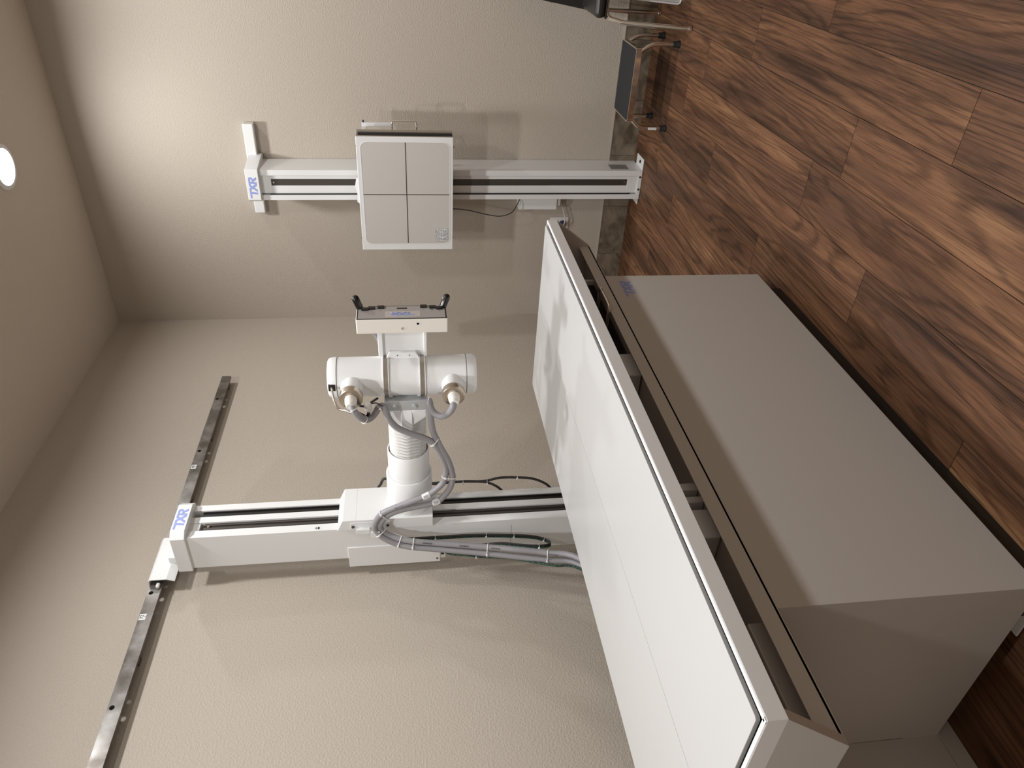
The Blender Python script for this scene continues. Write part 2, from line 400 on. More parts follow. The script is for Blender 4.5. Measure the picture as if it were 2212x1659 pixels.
# lower frame with its tray, lip and trapezoid end plates
fb = MB()
fb.box(BX0, BX1, TY0+.003, TY1-.003, .6255, .632)
fb.box(BX1-.004, BX1, TY0+.003, TY1-.003, .626, .667, .0015)
fb.box(BX0, BX0+.004, TY0+.003, TY1-.003, .626, .667, .0015)
trap = [(BX0, .6255), (BX1, .6255), (TX1-.001, .7603), (TX0+.001, .7603)]
fb.prism(trap, 'y', TY0, TY0+.019); fb.prism(trap, 'y', TY1-.019, TY1)
fb.prism([(TX0+.001, .7603), (TX0+.004, .7603), (BX0+.003, .6255), (BX0, .6255)], 'y', TY0+.018, TY1-.018)  # unseen back plate, added to block light and darken the inside
fb.build('lower_frame', 'cabinet', t)
rim = MB()
inner = .022
rim.box(TX0+.008, TX1-.008, TY0+.008, TY1-.008, .762, .771)
def rim_sec(a, sg): return [(a, .7605), (a, .7940), (a-sg*.0012, .7966), (a-sg*.0038, .7975), (a-sg*.0085, .7975), (a-sg*.0085, .7605)]
rim.prism(rim_sec(TX1, 1), 'y', TY0+.0002, TY1); rim.prism(rim_sec(TX0, -1), 'y', TY0+.0002, TY1)
rim.prism(rim_sec(TY0, -1), 'x', TX0+.0005, TX1-.0005); rim.prism(rim_sec(TY1, 1), 'x', TX0+.0005, TX1-.0005)
rim.build('rim_frame', 'white', t)
MB().box(1.234, 1.2515, TY0+.0085, TY1-.0085, .771, .7935).box(TX0+.0085, 1.2515, TY0+.0085, -3.478, .771, .7935).build('gasket', 'hole', t)
MB().prism([(TX0+.002, -3.4868), (.8761, -3.4868), (.8761, TY1+.002), (TX0+.016, TY1+.002), (TX0+.005, TY1-.002), (TX0+.002, TY1-.012)], 'z', .7735, .8015, .001).build('top_panel', 'top', t)
MB().prism([(.8779, -3.4868), (1.2355, -3.4868), (1.2395, -3.4828), (1.2395, TY1-.006), (1.232, TY1+.002), (.8779, TY1+.002)], 'z', .7735, .8015, .001).build('top_panel', 'top', t)
logo(t, (BX1, -1.944, .586), (0, 1, 0), (0, 0, -1), .112, .040, (1, 0, 0))
MB().flat([round_rect(0, .012, 0, .003, .001)], (BX1, -1.985, .574), (0, 1, 0), (0, 0, 1), (1, 0, 0), .0002).build('seam_mark', 'cabinet', t)
MB().box(.8755, .8785, -3.4860, TY1, .775, .8006).build('seam_shade_strip', 'hole', t)  # near-black strip standing in for shade in the gap between the top panels
# detector tray seen in the slot under the top
bt = MB().box(.62, 1.085, -2.205, -1.715, .640, .752, .003).build('detector_tray', 'black', t)
MB().box(.66, 1.10, -1.715, -1.700, .640, .74, .002).build('end_plate', 'white', bt)
MB().box(.66, 1.102, -2.335, -2.215, .636, .695, .003).build('latch_block', 'white', bt)
MB().tube([(1.09, -1.92, .676), (1.15, -1.92, .676), (1.172, -1.923, .676), (1.180, -1.935, .676), (1.181, -1.985, .676), (1.180, -2.035, .676), (1.172, -2.047, .676), (1.15, -2.05, .676), (1.09, -2.05, .676)], .0058, 14, 5).build('handle', 'chrome', bt)
cg = MB().box(.66, 1.10, -2.985, -2.895, .634, .70, .004).build('brake_carriage', 'white', t)
MB().box(.66, 1.10, -2.83, -2.805, .634, .70, .002).build('brake_bar', 'white', cg)
MB().box(.66, 1.10, -2.872, -2.852, .634, .70, .002).build('brake_bar', 'white', cg)
MB().box(.66, 1.10, -3.47, -3.215, .633, .668, .003).build('inner_pan', 'cabinet', t)

# ------------------------------------------------------------------ cabinet behind the near end of the table
t = thing('generator_cabinet', 'pale cabinet on the floor behind the near end of the x-ray table', 'cabinet', (.35, -3.75, 0))
MB().box(.14, .600, -4.45, -3.2284, .08, .6240, .0006).build('cabinet_body', 'cabinet', t)
MB().box(.14, .6045, -4.45, -3.16, .0005, .048, .001).build('cabinet_base', 'cabinet', t)
MB().box(.6005, .6052, -4.45, -3.2284, .05, .6240, .0004).build('front_panel', 'cabinet', t)

# ------------------------------------------------------------------ rail on the left wall
t = rail = thing('wall_rail', 'long dark steel rail with round holes fixed along the left wall', 'rail', (.03, -2.3, 2.275))
RY0, RY1, RZ0, RZ1, RXF = -4.30, -.694, 2.277, 2.3165, .045
holes = [-.900, -1.312, -1.722, -2.133, -2.592, -3.003, -3.413, -3.824]
cu = bpy.data.curves.new('r', 'CURVE'); cu.dimensions = '2D'; cu.fill_mode = 'BOTH'; cu.extrude = .0018
def spl(pts):
    s_ = cu.splines.new('POLY'); s_.points.add(len(pts)-1); s_.use_cyclic_u = True
    for p_, q in zip(s_.points, pts): p_.co = (q[0], q[1], 0, 1)
spl([(RY0, RZ0), (RY1, RZ0), (RY1, RZ1), (RY0, RZ1)])
for h in holes: spl([(h + .0085*math.cos(2*math.pi*i/20), 2.3055 + .0085*math.sin(2*math.pi*i/20)) for i in range(20)])
ob = bpy.data.objects.new('r', cu); COL.objects.link(ob); dg = bpy.context.evaluated_depsgraph_get(); dg.update()
me = bpy.data.meshes.new_from_object(ob.evaluated_get(dg)); bpy.data.objects.remove(ob)
mb = MB().add_mesh(me, Matrix(((0, 0, 1, RXF-.002), (1, 0, 0, 0), (0, 1, 0, 0), (0, 0, 0, 1))))
mb.box(RXF-.012, RXF-.0002, RY0, RY1, RZ0-.0035, RZ0-.0001).box(RXF-.012, RXF-.0002, RY0, RY1, RZ1+.0001, RZ1+.0032).box(.0005, RXF-.011, RY0, RY1, RZ1+.0001, RZ1+.0032)
mb.build('channel', 'rail', t)
for yy in (-.74, -1.17, -1.60, -2.40, -2.86, -3.30, -3.75, -4.2): MB().box(.0005, RXF-.004, yy-.014, yy+.014, RZ0+.002, RZ1-.006, .001).build('standoff', 'rail', t)
for nm, yc, zc in (('40', -1.424, 2.3065), ('72', -2.241, 2.3065)):
    s_ = MB().box(RXF-.0001, RXF+.0005, yc-.0135, yc+.0135, zc-.0120, zc+.0110).build('distance_label', 'sticker', t, label='white label reading ' + nm)
    MB().add_mesh(text_mesh(nm, .017), frame_mtx((RXF+.0008, yc, zc+.002), (0, 1, 0), (0, 0, 1))).flat([[(-.001, 0), (.001, 0), (.001, .005), (-.001, .005)]], (RXF+.0005, yc, zc-.0118), (0, 1, 0), (0, 0, 1), (1, 0, 0), .0003).build('number', 'ink', s_)

# ------------------------------------------------------------------ tube stand
CY0, CY1, CXB, CXF = -2.0738, -1.906, .100, .259
t = stand = thing('tube_stand', 'tall white tube stand column against the left wall holding the x-ray tube arm', 'medical stand', (.18, -1.99, 0))
prof = [(CXB, CY0), (CXF, CY0), (CXF, -2.039), (.205, -2.039), (.205, -1.994), (.255, -1.994), (.255, -1.965), (.19, -1.965), (.19, -1.935), (CXF, -1.935), (CXF, CY1), (CXB, CY1)]
MB().prism(prof, 'z', .012, 2.170).build('column', 'white', t)
MB().box(CXB-.05, CXF+.06, CY0-.07, CY1+.07, .0005, .0125, .002).build('base_plate', 'white', t)
MB().box(.206, .2475, -2.0385, -1.9945, .30, 2.105).box(.247, .2525, -2.030, -2.020, .30, 2.105).box(.247, .2525, -2.010, -2.003, .30, 2.105).build('guide_track', 'darkmetal', t)
MB().box(.191, .250, -1.9645, -1.9355, .30, 2.12).box(.249, .2545, -1.9415, -1.9375, .30, 2.12).build('cable_channel', 'black', t)
MB().box(.2055, .252, -2.0385, -1.9665, 2.118, 2.165, .002).build('end_block', 'white', t)
MB().cyl((.247, -2.015, 2.088), (.2545, -2.015, 2.088), .005, 12).build('screw', 'chrome', t)
MB().flat([[(0, 0), (.0012, 0), (.0012, .112), (0, .112)]], (.118, CY0, .949), (0, 0, 1), (1, 0, 0), (0, -1, 0), .0003).build('side_seam', 'greyink', t)
# cap with bevelled corners
capo = [(CXB-.004, -2.086), (.266, -2.086), (.287, -2.060), (.287, -1.925), (.266, -1.895), (CXB-.004, -1.895)]
cap = MB().prism(capo, 'z', 2.156, 2.207, .0015).build('column_cap', 'white', t)
logo(cap, (.287, -2.053, 2.200), (0, 1, 0), (0, 0, -1), .104, .037, (1, 0, 0))
# roller cover riding on the rail
rc = MB().prism([(.0475, 2.3215), (.066, 2.3215), (.0745, 2.313), (.0745, 2.2545), (.062, 2.226), (.060, 2.227), (.0715, 2.2555), (.0715, 2.312), (.065, 2.3185), (.0475, 2.3185)], 'y', -2.098, -1.885)
rc.box(.070, .104, -2.02, -1.93, 2.175, 2.262, .003)
rc = rc.build('roller_cover', 'white', t)
MB().box(.047, .060, -2.118, -2.098, 2.279, 2.292, .004).build('roller', 'tie', rc)
# flange label and small screw marks
fl = MB().box(CXF, CXF+.0005, -2.070, -2.051, 1.676, 1.697).build('flange_label', 'sticker', t)
MB().flat([[(.002, .004), (.009, .004), (.009, .015), (.002, .015)], [(.012, .004), (.014, .004), (.014, .015), (.012, .015)], [(.0155, .006), (.0175, .006), (.0175, .013), (.0155, .013)]], (CXF+.0005, -2.070, 1.676), (0, 0, 1), (0, 1, 0), (1, 0, 0), .0003).build('mark', 'ink', fl)
# counterweight cover and connector on the wall side
cc = MB().box(.054, CXB+.06, CY0-.004, CY0+.03, 1.228, 1.581, .0015).build('side_cover', 'white', t)
MB().cyl((.073, CY0-.004, 1.24), (.073, CY0-.0065, 1.24), .004, 12).build('screw', 'darkmetal', cc)
cn = MB().box(.070, .112, CY0-.002, CY0+.02, 1.205, 1.2285, .003).build('connector', 'plastic', t)
MB().box(.090, .108, CY0-.0026, CY0, 1.213, 1.225).build('socket', 'black', cn)
# carriage
KY0, KY1, KXF = -2.0835, -1.909, .311
ka = MB()
ka.prism([(CXF+.001, 1.2546), (KXF, 1.2546), (KXF, 1.5895), (CXF+.001, 1.6125)], 'y', KY0, KY1, .002)
ka = ka.build('carriage', 'white', t)
MB().flat([[(0, 0), (KY1-KY0, 0), (KY1-KY0, .0009), (0, .0009)]], (KXF, KY0, 1.540), (0, 1, 0), (0, 0, 1), (1, 0, 0), .0002).build('seam', 'bellows', ka)
cb = MB().box(.268, .300, KY0-.0022, KY0, 1.415, 1.562, .0008)
cb.box(.270, .276, KY0-.030, KY0-.002, 1.49, 1.540, .001).box(.270, .276, KY0-.040, KY0-.002, 1.455, 1.482, .001)
cb.box(.270, .292, KY0-.032, KY0-.030, 1.49, 1.540, .0008).box(.262, .292, KY0-.046, KY0-.043, 1.452, 1.485, .001)
cb = cb.build('cable_bracket', 'white', t)
for zz in (1.552, 1.424): MB().cyl((.282, KY0-.002, zz), (.282, KY0-.007, zz), .0055, 12).build('bolt', 'darkmetal', cb)
# telescoping arm
AY, AZ = -1.993, 1.338
MB().lathe([(0, .0845), (.153, .0845), (.156, .082), (.156, .0765), (.150, .0765)], (KXF-.001, AY, AZ), (1, 0, 0), 56, caps=False).lathe([(0, .0845), (.0005, .001)], (KXF, AY, AZ), (1, 0, 0), 56, caps=False).build('arm_sleeve', 'white', t)
MB().lathe([(0, .0755), (.113, .0755), (.1155, .0735), (.1155, .0708), (.10, .0708)], (.464, AY, AZ), (1, 0, 0), 56, caps=False).build('arm_tube', 'white', t)
bl = MB(); NB, SEG = 16, 10                                     # faceted folded bellows
rings = []
for i in range(NB*2+1):
    x = .560 + (.785-.560)*i/(NB*2); r = .0695 if i % 2 == 0 else .0620; tw = math.pi/SEG*(i % 2)
    rings.append([bl.bm.verts.new((x, AY + r*math.cos(2*math.pi*k/SEG + tw), AZ + r*math.sin(2*math.pi*k/SEG + tw))) for k in range(SEG)])
for i, (A, B) in enumerate(zip(rings, rings[1:])):
    for k in range(SEG):
        j = (k+1) % SEG; p_ = (k-1) % SEG
        if i % 2 == 0: bl.bm.faces.new((A[k], A[j], B[k])); bl.bm.faces.new((A[j], B[j], B[k]))
        else: bl.bm.faces.new((A[k], B[j], B[k])); bl.bm.faces.new((A[k], A[j], B[j]))
bl.build('bellows', 'bellows', t, angle=5)
yk = MB()
yk.prism([(AY-.072, AZ-.066), (AY-.072, AZ+.066), (AY-.040, AZ+.070), (AY+.06, AZ+.070), (AY+.06, AZ-.070), (AY-.040, AZ-.070)], 'x', .770, .800, .003)
yk.prism([(.700, AY-.078), (.765, AY-.081), (.800, AY-.072), (.800, AY-.05), (.700, AY-.05)], 'z', AZ-.019, AZ+.019, .002)
for sg in (-1, 1): yk.prism([(.735, AZ+sg*.019), (.772, AZ+sg*.066), (.800, AZ+sg*.066), (.800, AZ+sg*.019)], 'y', AY-.074, AY-.05, .002)
yk.build('arm_yoke', 'white', t)
mp = MB().box(.799, .838, AY-.072, AY+.06, AZ-.0705, AZ+.0735, .002).build('mounting_plate', 'galv', t)
for zz in (AZ+.036, AZ-.028): MB().lathe([(0, .009), (.003, .009), (.003, .0065), (.007, .006), (.007, .0)], (.818, AY-.072, zz), (0, -1, 0), 16).build('bolt', 'galv', mp)
# tube housing, upright
HXC, HR = .895, .068
hz0, hz1, s0, s1 = 1.099, 1.593, 1.134, 1.561
th = MB().lathe([(0, HR), (s1-s0, HR)], (HXC, AY, s0), (0, 0, 1), 64).build('tube_housing', 'white', t)
ec = MB().lathe([(0, HR+.0002), (.001, HR-.001), (.0018, HR+.0006), (.020, HR), (.027, HR-.003), (.0315, HR-.010), (.032, HR-.02), (.032, 0)], (HXC, AY, s1), (0, 0, 1), 64, caps=False).build('end_cap', 'white', th)
MB().lathe([(0, HR+.0002), (.001, HR-.001), (.0018, HR+.0006), (.022, HR), (.030, HR-.003), (.0345, HR-.010), (.035, HR-.02), (.035, 0)], (HXC, AY, s0), (0, 0, -1), 64, caps=False).build('end_cap', 'white', th)
for zc in (s0, s1): MB().lathe([(-.0009, HR-.001), (-.0009, HR+.0007), (.0009, HR+.0007), (.0009, HR-.001)], (HXC, AY, zc), (0, 0, 1), 64, caps=False).build('cap_seam', 'greyink', th)
for zc in (1.4015, 1.281):
    MB().lathe([(-.0075, HR+.0003), (-.0075, HR+.0032), (.0075, HR+.0032), (.0075, HR+.0003)], (HXC, AY, zc), (0, 0, 1), 64, caps=False).build('clamp_ring', 'alu', th)
    for e in (-1, 1): MB().lathe([(-.0012, HR+.0002), (-.0012, HR+.0048), (.0012, HR+.0048), (.0012, HR+.0002)], (HXC, AY, zc+e*.0085), (0, 0, 1), 64, caps=False).build('clamp_flange', 'white', th)
for zc in (1.388, 1.294): MB().lathe([(0, .0055), (.004, .0055), (.004, .0018), (.001, .0016)], (HXC-.047, AY-.050, zc), (-.68, -.73, 0), 14, caps=False).build('screw_boss', 'white', th)
HORN = [(1.513, 1), (1.182, -1)]
for zc, sg in HORN:
    MB().lathe([(.0, .040), (.055, .039), (.078, .036), (.104, .0345), (.106, .032)], (HXC, AY, zc), (0, -1, 0), 40, caps=True).build('cable_horn', 'white', th)
    MB().lathe([(.1045, .0345), (.1045, .0375), (.1100, .0385), (.1290, .0375), (.1310, .0345), (.1312, .022)], (HXC, AY, zc), (0, -1, 0), 40, caps=False).lathe([(.129, .0352), (.1292, .001)], (HXC, AY, zc), (0, -1, 0), 40, caps=False).build('retaining_ring', 'brushed', th)
    MB().lathe([(.128, .0205), (.150, .0185), (.158, .0165), (.160, .0145), (.168, .0140), (.172, .0125), (.172, .0)], (HXC, AY, zc), (0, -1, 0), 32, caps=False).build('cable_boot', 'cream', th)
    # polarity mark on the horn
    MB().flat([round_rect(-.011, .011, -.0035, .0035, .0034)], (HXC+.030, AY-.066, zc), (0, 0, 1), (-.25, -.97, 0), (.97, -.25, 0), .004).build('polarity_mark', 'greyink', th)
    MB().flat([[(-.001, -.003), (.001, -.003), (.001, .003), (-.001, .003)]], (HXC+.034, AY-.067, zc), (0, 0, 1), (-.25, -.97, 0), (.97, -.25, 0), .001).build('polarity_dot', 'red', th)
# thin metal lead leaving the upper end cap
MB().box(.888, .912, -2.064, -2.050, 1.566, 1.588, .001).build('lead_notch', 'black', th)
MB().tube([(.901, -2.055, 1.578), (.902, -2.085, 1.574), (.883, -2.11, 1.567), (.866, -2.12, 1.561), (.858, -2.125, 1.55), (.862, -2.137, 1.531), (.866, -2.152, 1.517)], .0042, 12, 6).build('ground_lead', 'alu', th)
# collimator between the tube and the control box
co = MB().box(HXC+.03, 1.094, -1.975, -1.905, 1.2655, 1.4225, .003).box(HXC+.03, 1.094, -1.985, -1.90, 1.408, 1.4235, .002).box(HXC+.03, 1.094, -1.985, -1.90, 1.2635, 1.274, .002)
co.box(HXC-.06, HXC+.08, -1.935, -1.86, 1.262, 1.424, .004)
co = co.build('collimator', 'white', t)
MB().prism([(.985, 1.302), (.985, 1.388), (.962, 1.400), (.945, 1.400), (.945, 1.290), (.962, 1.290)], 'y', -1.990, -1.974, .001).build('front_flange', 'white', co)
for zz in (1.362, 1.322): MB().cyl((.974, -1.990, zz), (.974, -1.9915, zz), .0018, 10).build('screw', 'darkmetal', co)
# control box with its facing panel turned to the room
PX0, PX1, PY0 = 1.093, 1.144, -2.046
cpz0, cpz1 = 1.198, 1.4845
po = [(PY0, cpz0), (PY0, cpz1), (-1.974, cpz1), (-1.957, 1.423), (-1.957, 1.257), (-1.974, cpz0)]
cp_ = MB().prism(po, 'x', PX0, PX1, .003).build('control_box', 'cream', t)
def inset(pl, d):
    cx_ = sum(p_[0] for p_ in pl)/len(pl); cz_ = sum(p_[1] for p_ in pl)/len(pl)
    return [(p_[0] + (d if p_[0] < cx_ else -d), p_[1] + (d if p_[1] < cz_ else -d)) for p_ in pl]
fp = MB().flat([inset(po, .0022)], (PX1, 0, 0), (0, 1, 0), (0, 0, 1), (1, 0, 0), .0008).build('faceplate', 'ink', cp_, label='black edge of the faceplate')
fp = MB().flat([inset(po, .0062)], (PX1, 0, 0), (0, 1, 0), (0, 0, 1), (1, 0, 0), .0014).build('faceplate', 'grey_panel', cp_, label='grey faceplate')
MB().flat([round_rect(-2.031, -1.996, 1.283, 1.394, .003)], (PX1+.001, 0, 0), (0, 1, 0), (0, 0, 1), (1, 0, 0), .0009).build('logo_plate', 'panel_face', cp_)
logo(cp_, (PX1+.0019, -2.023, 1.302), (0, 0, 1), (0, 1, 0), .074, .020, (1, 0, 0))
for zc, yc in ((1.458, -1.982), (1.437, -1.976), (1.408, -1.971), (1.272, -1.970), (1.243, -1.975), (1.221, -1.981)):
    MB().box(PX1+.0005, PX1+.0065, yc-.0078, yc+.0078, zc-.0108, zc+.0108, .0012).build('push_button', 'gloss', cp_)
MB().box(PX1+.0005, PX1+.0022, -1.981, -1.974, 1.325, 1.357).build('display', 'black', cp_)
SYM = lambda polys: MB().flat(polys, (PX1+.0014, 0, 0), (0, 0, 1), (0, 1, 0), (1, 0, 0), .0003).build('button_symbol', 'greyink', cp_)
for pl in ([(1.452, -.001), (1.464, -.001), (1.464, 0), (1.452, 0)], [(1.4365, -.004), (1.4375, -.004), (1.4375, .002), (1.4365, .002)], [(1.405, 0), (1.411, 0), (1.411, .0008), (1.405, .0008)], [(1.270, 0), (1.276, 0), (1.276, .0008), (1.270, .0008)]):
    SYM([[(a, b-1.992) for a, b in pl]])
for zc, yc in ((1.246, -1.989), (1.222, -1.993)):
    k = 16; SYM([[(zc+.0042*math.cos(a), yc+.0034*math.sin(a)), (zc+.0042*math.cos(b), yc+.0034*math.sin(b)), (zc+.0033*math.cos(b), yc+.0026*math.sin(b)), (zc+.0033*math.cos(a), yc+.0026*math.sin(a))] for a, b in ((2*math.pi*i/k, 2*math.pi*(i+1)/k) for i in range(k-2))] + ([round_rect(1.2447, 1.2473, -1.9902, -1.9878, .001)] if zc > 1.23 else []))
for zc, sg in ((1.4795, 1), (1.204, -1)):
    d = Vector((.034, .004, .013*sg)).normalized(); o = Vector((PX1-.006, -1.970, zc-.008*sg))
    MB().lathe([(0, .0105), (.012, .0115), (.040, .0118), (.0475, .0105), (.052, .006), (.053, 0)], o, d, 28).build('grip', 'gloss', cp_, label='black grip')
MB().lathe([(0, .0046), (.001, .0046), (.001, .003), (.0004, 0)], (1.111, PY0, 1.341), (0, -1, 0), 16, caps=False).build('screw', 'chrome', cp_)
MB().lathe([(0, .0038), (.0006, .0038), (.0006, 0)], (1.127, PY0, 1.292), (0, -1, 0), 16, caps=False).build('screw_hole', 'hole', cp_)
MB().tube([(1.096, -2.01, 1.447), (1.075, -1.99, 1.442), (1.045, -1.968, 1.434), (1.01, -1.95, 1.424), (.97, -1.94, 1.415)], .0055, 12, 5).build('control_lead', 'grey_cable', cp_)

# ------------------------------------------------------------------ cables of the tube stand
def tie(parent, c, d, r, r2=.0016, nub=(0, -1, 0)):
    c = Vector(c); d = Vector(d).normalized(); u = d.orthogonal().normalized(); v = d.cross(u)
    m = MB().tube([c + (u*math.cos(2*math.pi*k/18)+v*math.sin(2*math.pi*k/18))*r for k in range(19)], r2, 6, 1, False)
    n = Vector(nub); n = (n - d*n.dot(d)).normalized(); q = c + n*r
    m.box(q.x-.0035, q.x+.0035, q.y-.0035, q.y+.0035, q.z-.0035, q.z+.0035, .001)
    m.build('cable_tie', 'tie', parent)
def tie2(parent, c1, c2, d, r=.0124, r2=.0019):
    c1 = Vector(c1); c2 = Vector(c2); d = Vector(d).normalized(); m_ = (c1+c2)/2
    u = c1 - c2; u = (u - d*u.dot(d)); h = min(u.length/2, .016); u.normalize(); v = d.cross(u)
    pts = [m_ + u*h + (u*math.cos(a)+v*math.sin(a))*r for a in (math.radians(-90+22.5*k) for k in range(9))] + [m_ - u*h - (u*math.cos(a)+v*math.sin(a))*r for a in (math.radians(-90+22.5*k) for k in range(9))]
    m = MB().tube(pts + [pts[0]], r2, 6, 1, False)
    n = Vector((.3, -1, .1)); q = max(pts, key=lambda p_: p_.dot(n))
    m.box(q.x-.0035, q.x+.0035, q.y-.0035, q.y+.0035, q.z-.0035, q.z+.0035, .001).build('cable_tie', 'tie', parent)
def along(P, i):
    a = Vector(P[max(i-1, 0)]); b = Vector(P[min(i+1, len(P)-1)]); return b-a
B_ = [(0.895, -2.13, 1.513), (0.895, -2.150, 1.511), (0.887, -2.17, 1.504), (0.862, -2.168, 1.489), (0.833, -2.15, 1.475), (0.821, -2.13, 1.457), (0.83, -2.115, 1.44), (0.845, -2.104, 1.428), (0.848, -2.1, 1.415), (0.834, -2.1, 1.407), (0.803, -2.1, 1.4), (0.775, -2.1, 1.387), (0.75, -2.1, 1.365), (0.726, -2.1, 1.325), (0.703, -2.097, 1.283), (0.683, -2.097, 1.255), (0.653, -2.097, 1.237), (0.61, -2.1, 1.218), (0.57, -2.1, 1.207), (0.535, -2.1, 1.207), (0.495, -2.1, 1.217), (0.468, -2.105, 1.242), (0.443, -2.11, 1.278), (0.416, -2.115, 1.347), (0.392, -2.115, 1.403), (0.369, -2.115, 1.441), (0.333, -2.115, 1.464), (0.3, -2.118, 1.471), (0.28, -2.122, 1.46), (0.257, -2.13, 1.438), (0.231, -2.14, 1.387), (0.222, -2.15, 1.334), (0.211, -2.16, 1.23), (0.205, -2.19, 1.055), (0.215, -2.25, 0.835), (0.233, -2.3, 0.719), (.27, -2.55, .52), (.32, -2.95, .40), (.33, -3.234, .36)]
A_ = [(0.895, -2.13, 1.182), (0.895, -2.150, 1.184), (0.882, -2.168, 1.188), (0.845, -2.15, 1.202), (0.819, -2.13, 1.224), (0.821, -2.115, 1.245), (0.839, -2.105, 1.258), (0.852, -2.098, 1.262), (0.856, -2.09, 1.262), (0.842, -2.086, 1.259), (0.814, -2.088, 1.257), (0.779, -2.09, 1.257), (0.728, -2.09, 1.251), (0.682, -2.09, 1.236), (0.644, -2.095, 1.220), (0.598, -2.1, 1.199), (0.547, -2.1, 1.186), (0.509, -2.1, 1.183), (0.464, -2.1, 1.193), (0.429, -2.105, 1.217), (0.41, -2.11, 1.243), (0.399, -2.115, 1.304), (0.382, -2.115, 1.378), (0.355, -2.115, 1.425), (0.322, -2.115, 1.447), (0.299, -2.115, 1.450), (0.275, -2.115, 1.437), (0.260, -2.12, 1.417), (0.248, -2.13, 1.378), (0.242, -2.14, 1.329), (0.232, -2.15, 1.229), (0.230, -2.18, 1.055), (0.240, -2.21, 0.952), (0.243, -2.24, 0.835), (0.266, -2.3, 0.722), (.30, -2.55, .54), (.36, -2.95, .42), (.37, -3.234, .38)]
cb1 = thing('high_voltage_cable', 'thick grey cable from the upper horn of the x-ray tube, looping under the arm', 'cable', (.895, -2.15, 1.511))
MB().tube(B_, .0112, 16, 5).build('jacket', 'grey_cable', cb1)
cb2 = thing('high_voltage_cable', 'thick grey cable from the lower horn of the x-ray tube, hanging beside the arm', 'cable', (.895, -2.15, 1.184))
MB().tube(A_, .0112, 16, 5).build('jacket', 'grey_cable', cb2)
mid = lambda p, q: tuple((Vector(p)+Vector(q))/2)
for i, j in ((15, 13), (19, 17), (25, 23), (28, 26), (30, 28), (31, 29.0), (33, 31), (34, 33)):
    tie2(cb1, B_[i], A_[int(j)], along(B_, i))
tie(cb1, B_[4], along(B_, 4), .0125); tie(cb1, B_[7], along(B_, 7), .0125); tie(cb1, B_[2], along(B_, 2), .0125); tie(cb2, A_[8], (0, .3, 1), .0125)
def sleeve(parent, P, i, Lh=.014):
    d = along(P, i).normalized(); MB().cyl(Vector(P[i]) - d*Lh, Vector(P[i]) + d*Lh, .0122, 20).build('marker_sleeve', 'sticker', parent, label='white printed marker sleeve')
    mk = MB(); u = d; n = (Vector((.4, -.9, .1)) - d*Vector((.4, -.9, .1)).dot(d)).normalized(); v = n.cross(u)
    for k in range(5):
        mk.flat([[(-.010+.004*k, -.006), (-.0085+.004*k, -.006), (-.0085+.004*k, .002+.001*(k % 3)), (-.010+.004*k, .002+.001*(k % 3))]], Vector(P[i]) + n*.0116, u, v, n, .001)
    mk.build('marker_print', 'greyink', parent)
sleeve(cb1, B_, 22); sleeve(cb2, A_, 20)
# the jacket print
def cable_print(parent, P, i, body, size=.0075, n=(.5, -.86, .1), flip=1, t=0.5):
    p_ = Vector(P[i]).lerp(Vector(P[i+1]), t); d = (Vector(P[i+1])-Vector(P[i])).normalized()*flip; n = Vector(n); n = (n - d*n.dot(d)).normalized()
    MB().add_mesh(text_mesh(body, size), frame_mtx(p_ + n*.0113, d, n.cross(d))).build('jacket_print', 'ink', parent, label='small black letters along the jacket')
cable_print(cb2, A_, 29, 'LUCAFLEX'); cable_print(cb2, A_, 30, 'LUCAFLEX'); cable_print(cb2, A_, 31, 'LUCAFLEX', t=.3); cable_print(cb2, A_, 33, 'LUCAFLEX', t=.2)
cable_print(cb1, B_, 23, 'LUCAFLEX', flip=1)
C_ = [(.23, -1.885, 1.50), (.27, -1.885, 1.475), (0.304, -1.885, 1.453), (0.323, -1.885, 1.445), (0.332, -1.885, 1.428), (0.31, -1.885, 1.312), (0.292, -1.885, 1.247), (0.29, -1.88, 1.2), (0.293, -1.88, 1.126), (0.289, -1.88, 1.069), (0.281, -1.88, 1.028), (0.265, -1.885, 0.993), (0.243, -1.89, 0.968), (.20, -1.892, .94), (.16, -1.893, .93)]
D_ = [(.20, -1.878, 1.44), (.26, -1.872, 1.40), (.285, -1.872, 1.33), (0.284, -1.872, 1.247), (0.284, -1.870, 1.2), (0.283, -1.87, 1.125), (0.28, -1.87, 1.04), (0.294, -1.87, 0.974), (0.291, -1.87, 0.903), (0.28, -1.87, 0.839), (0.258, -1.875, 0.79), (0.232, -1.88, 0.761), (.19, -1.885, .735), (.15, -1.888, .725)]
cd = thing('control_cable', 'dark grey cable curving out behind the tube stand column, ending at mid height', 'cable', C_[5])
MB().tube(C_, .0052, 12, 5).build('jacket', 'dark_cable', cd); tie(cd, C_[8], (0, 0, 1), .012, .001); tie(cd, C_[10], (0, 0, 1), .012, .001)
ce = thing('control_cable', 'dark grey cable behind the tube stand column that reaches lowest, down to the table', 'cable', D_[5])
MB().tube(D_, .0052, 12, 5).build('jacket', 'dark_cable', ce); tie(ce, D_[8], (0, 0, 1), .008, .001)
G_ = [(0.288, -2.092, 1.480), (0.271, -2.105, 1.471), (0.250, -2.115, 1.429), (0.232, -2.112, 1.37), (0.222, -2.105, 1.327), (0.212, -2.096, 1.248), (0.209, -2.093, 1.141), (0.204, -2.092, 1.051), (0.192, -2.092, 0.942), (0.183, -2.095, 0.869), (0.174, -2.105, 0.821), (0.178, -2.125, 0.803), (0.190, -2.15, 0.812), (0.196, -2.158, 0.853), (0.197, -2.15, 0.917), (0.192, -2.13, 0.989), (.175, -2.115, 1.06), (.15, -2.10, 1.13), (.125, -2.085, 1.18), (.115, -2.068, 1.205)]
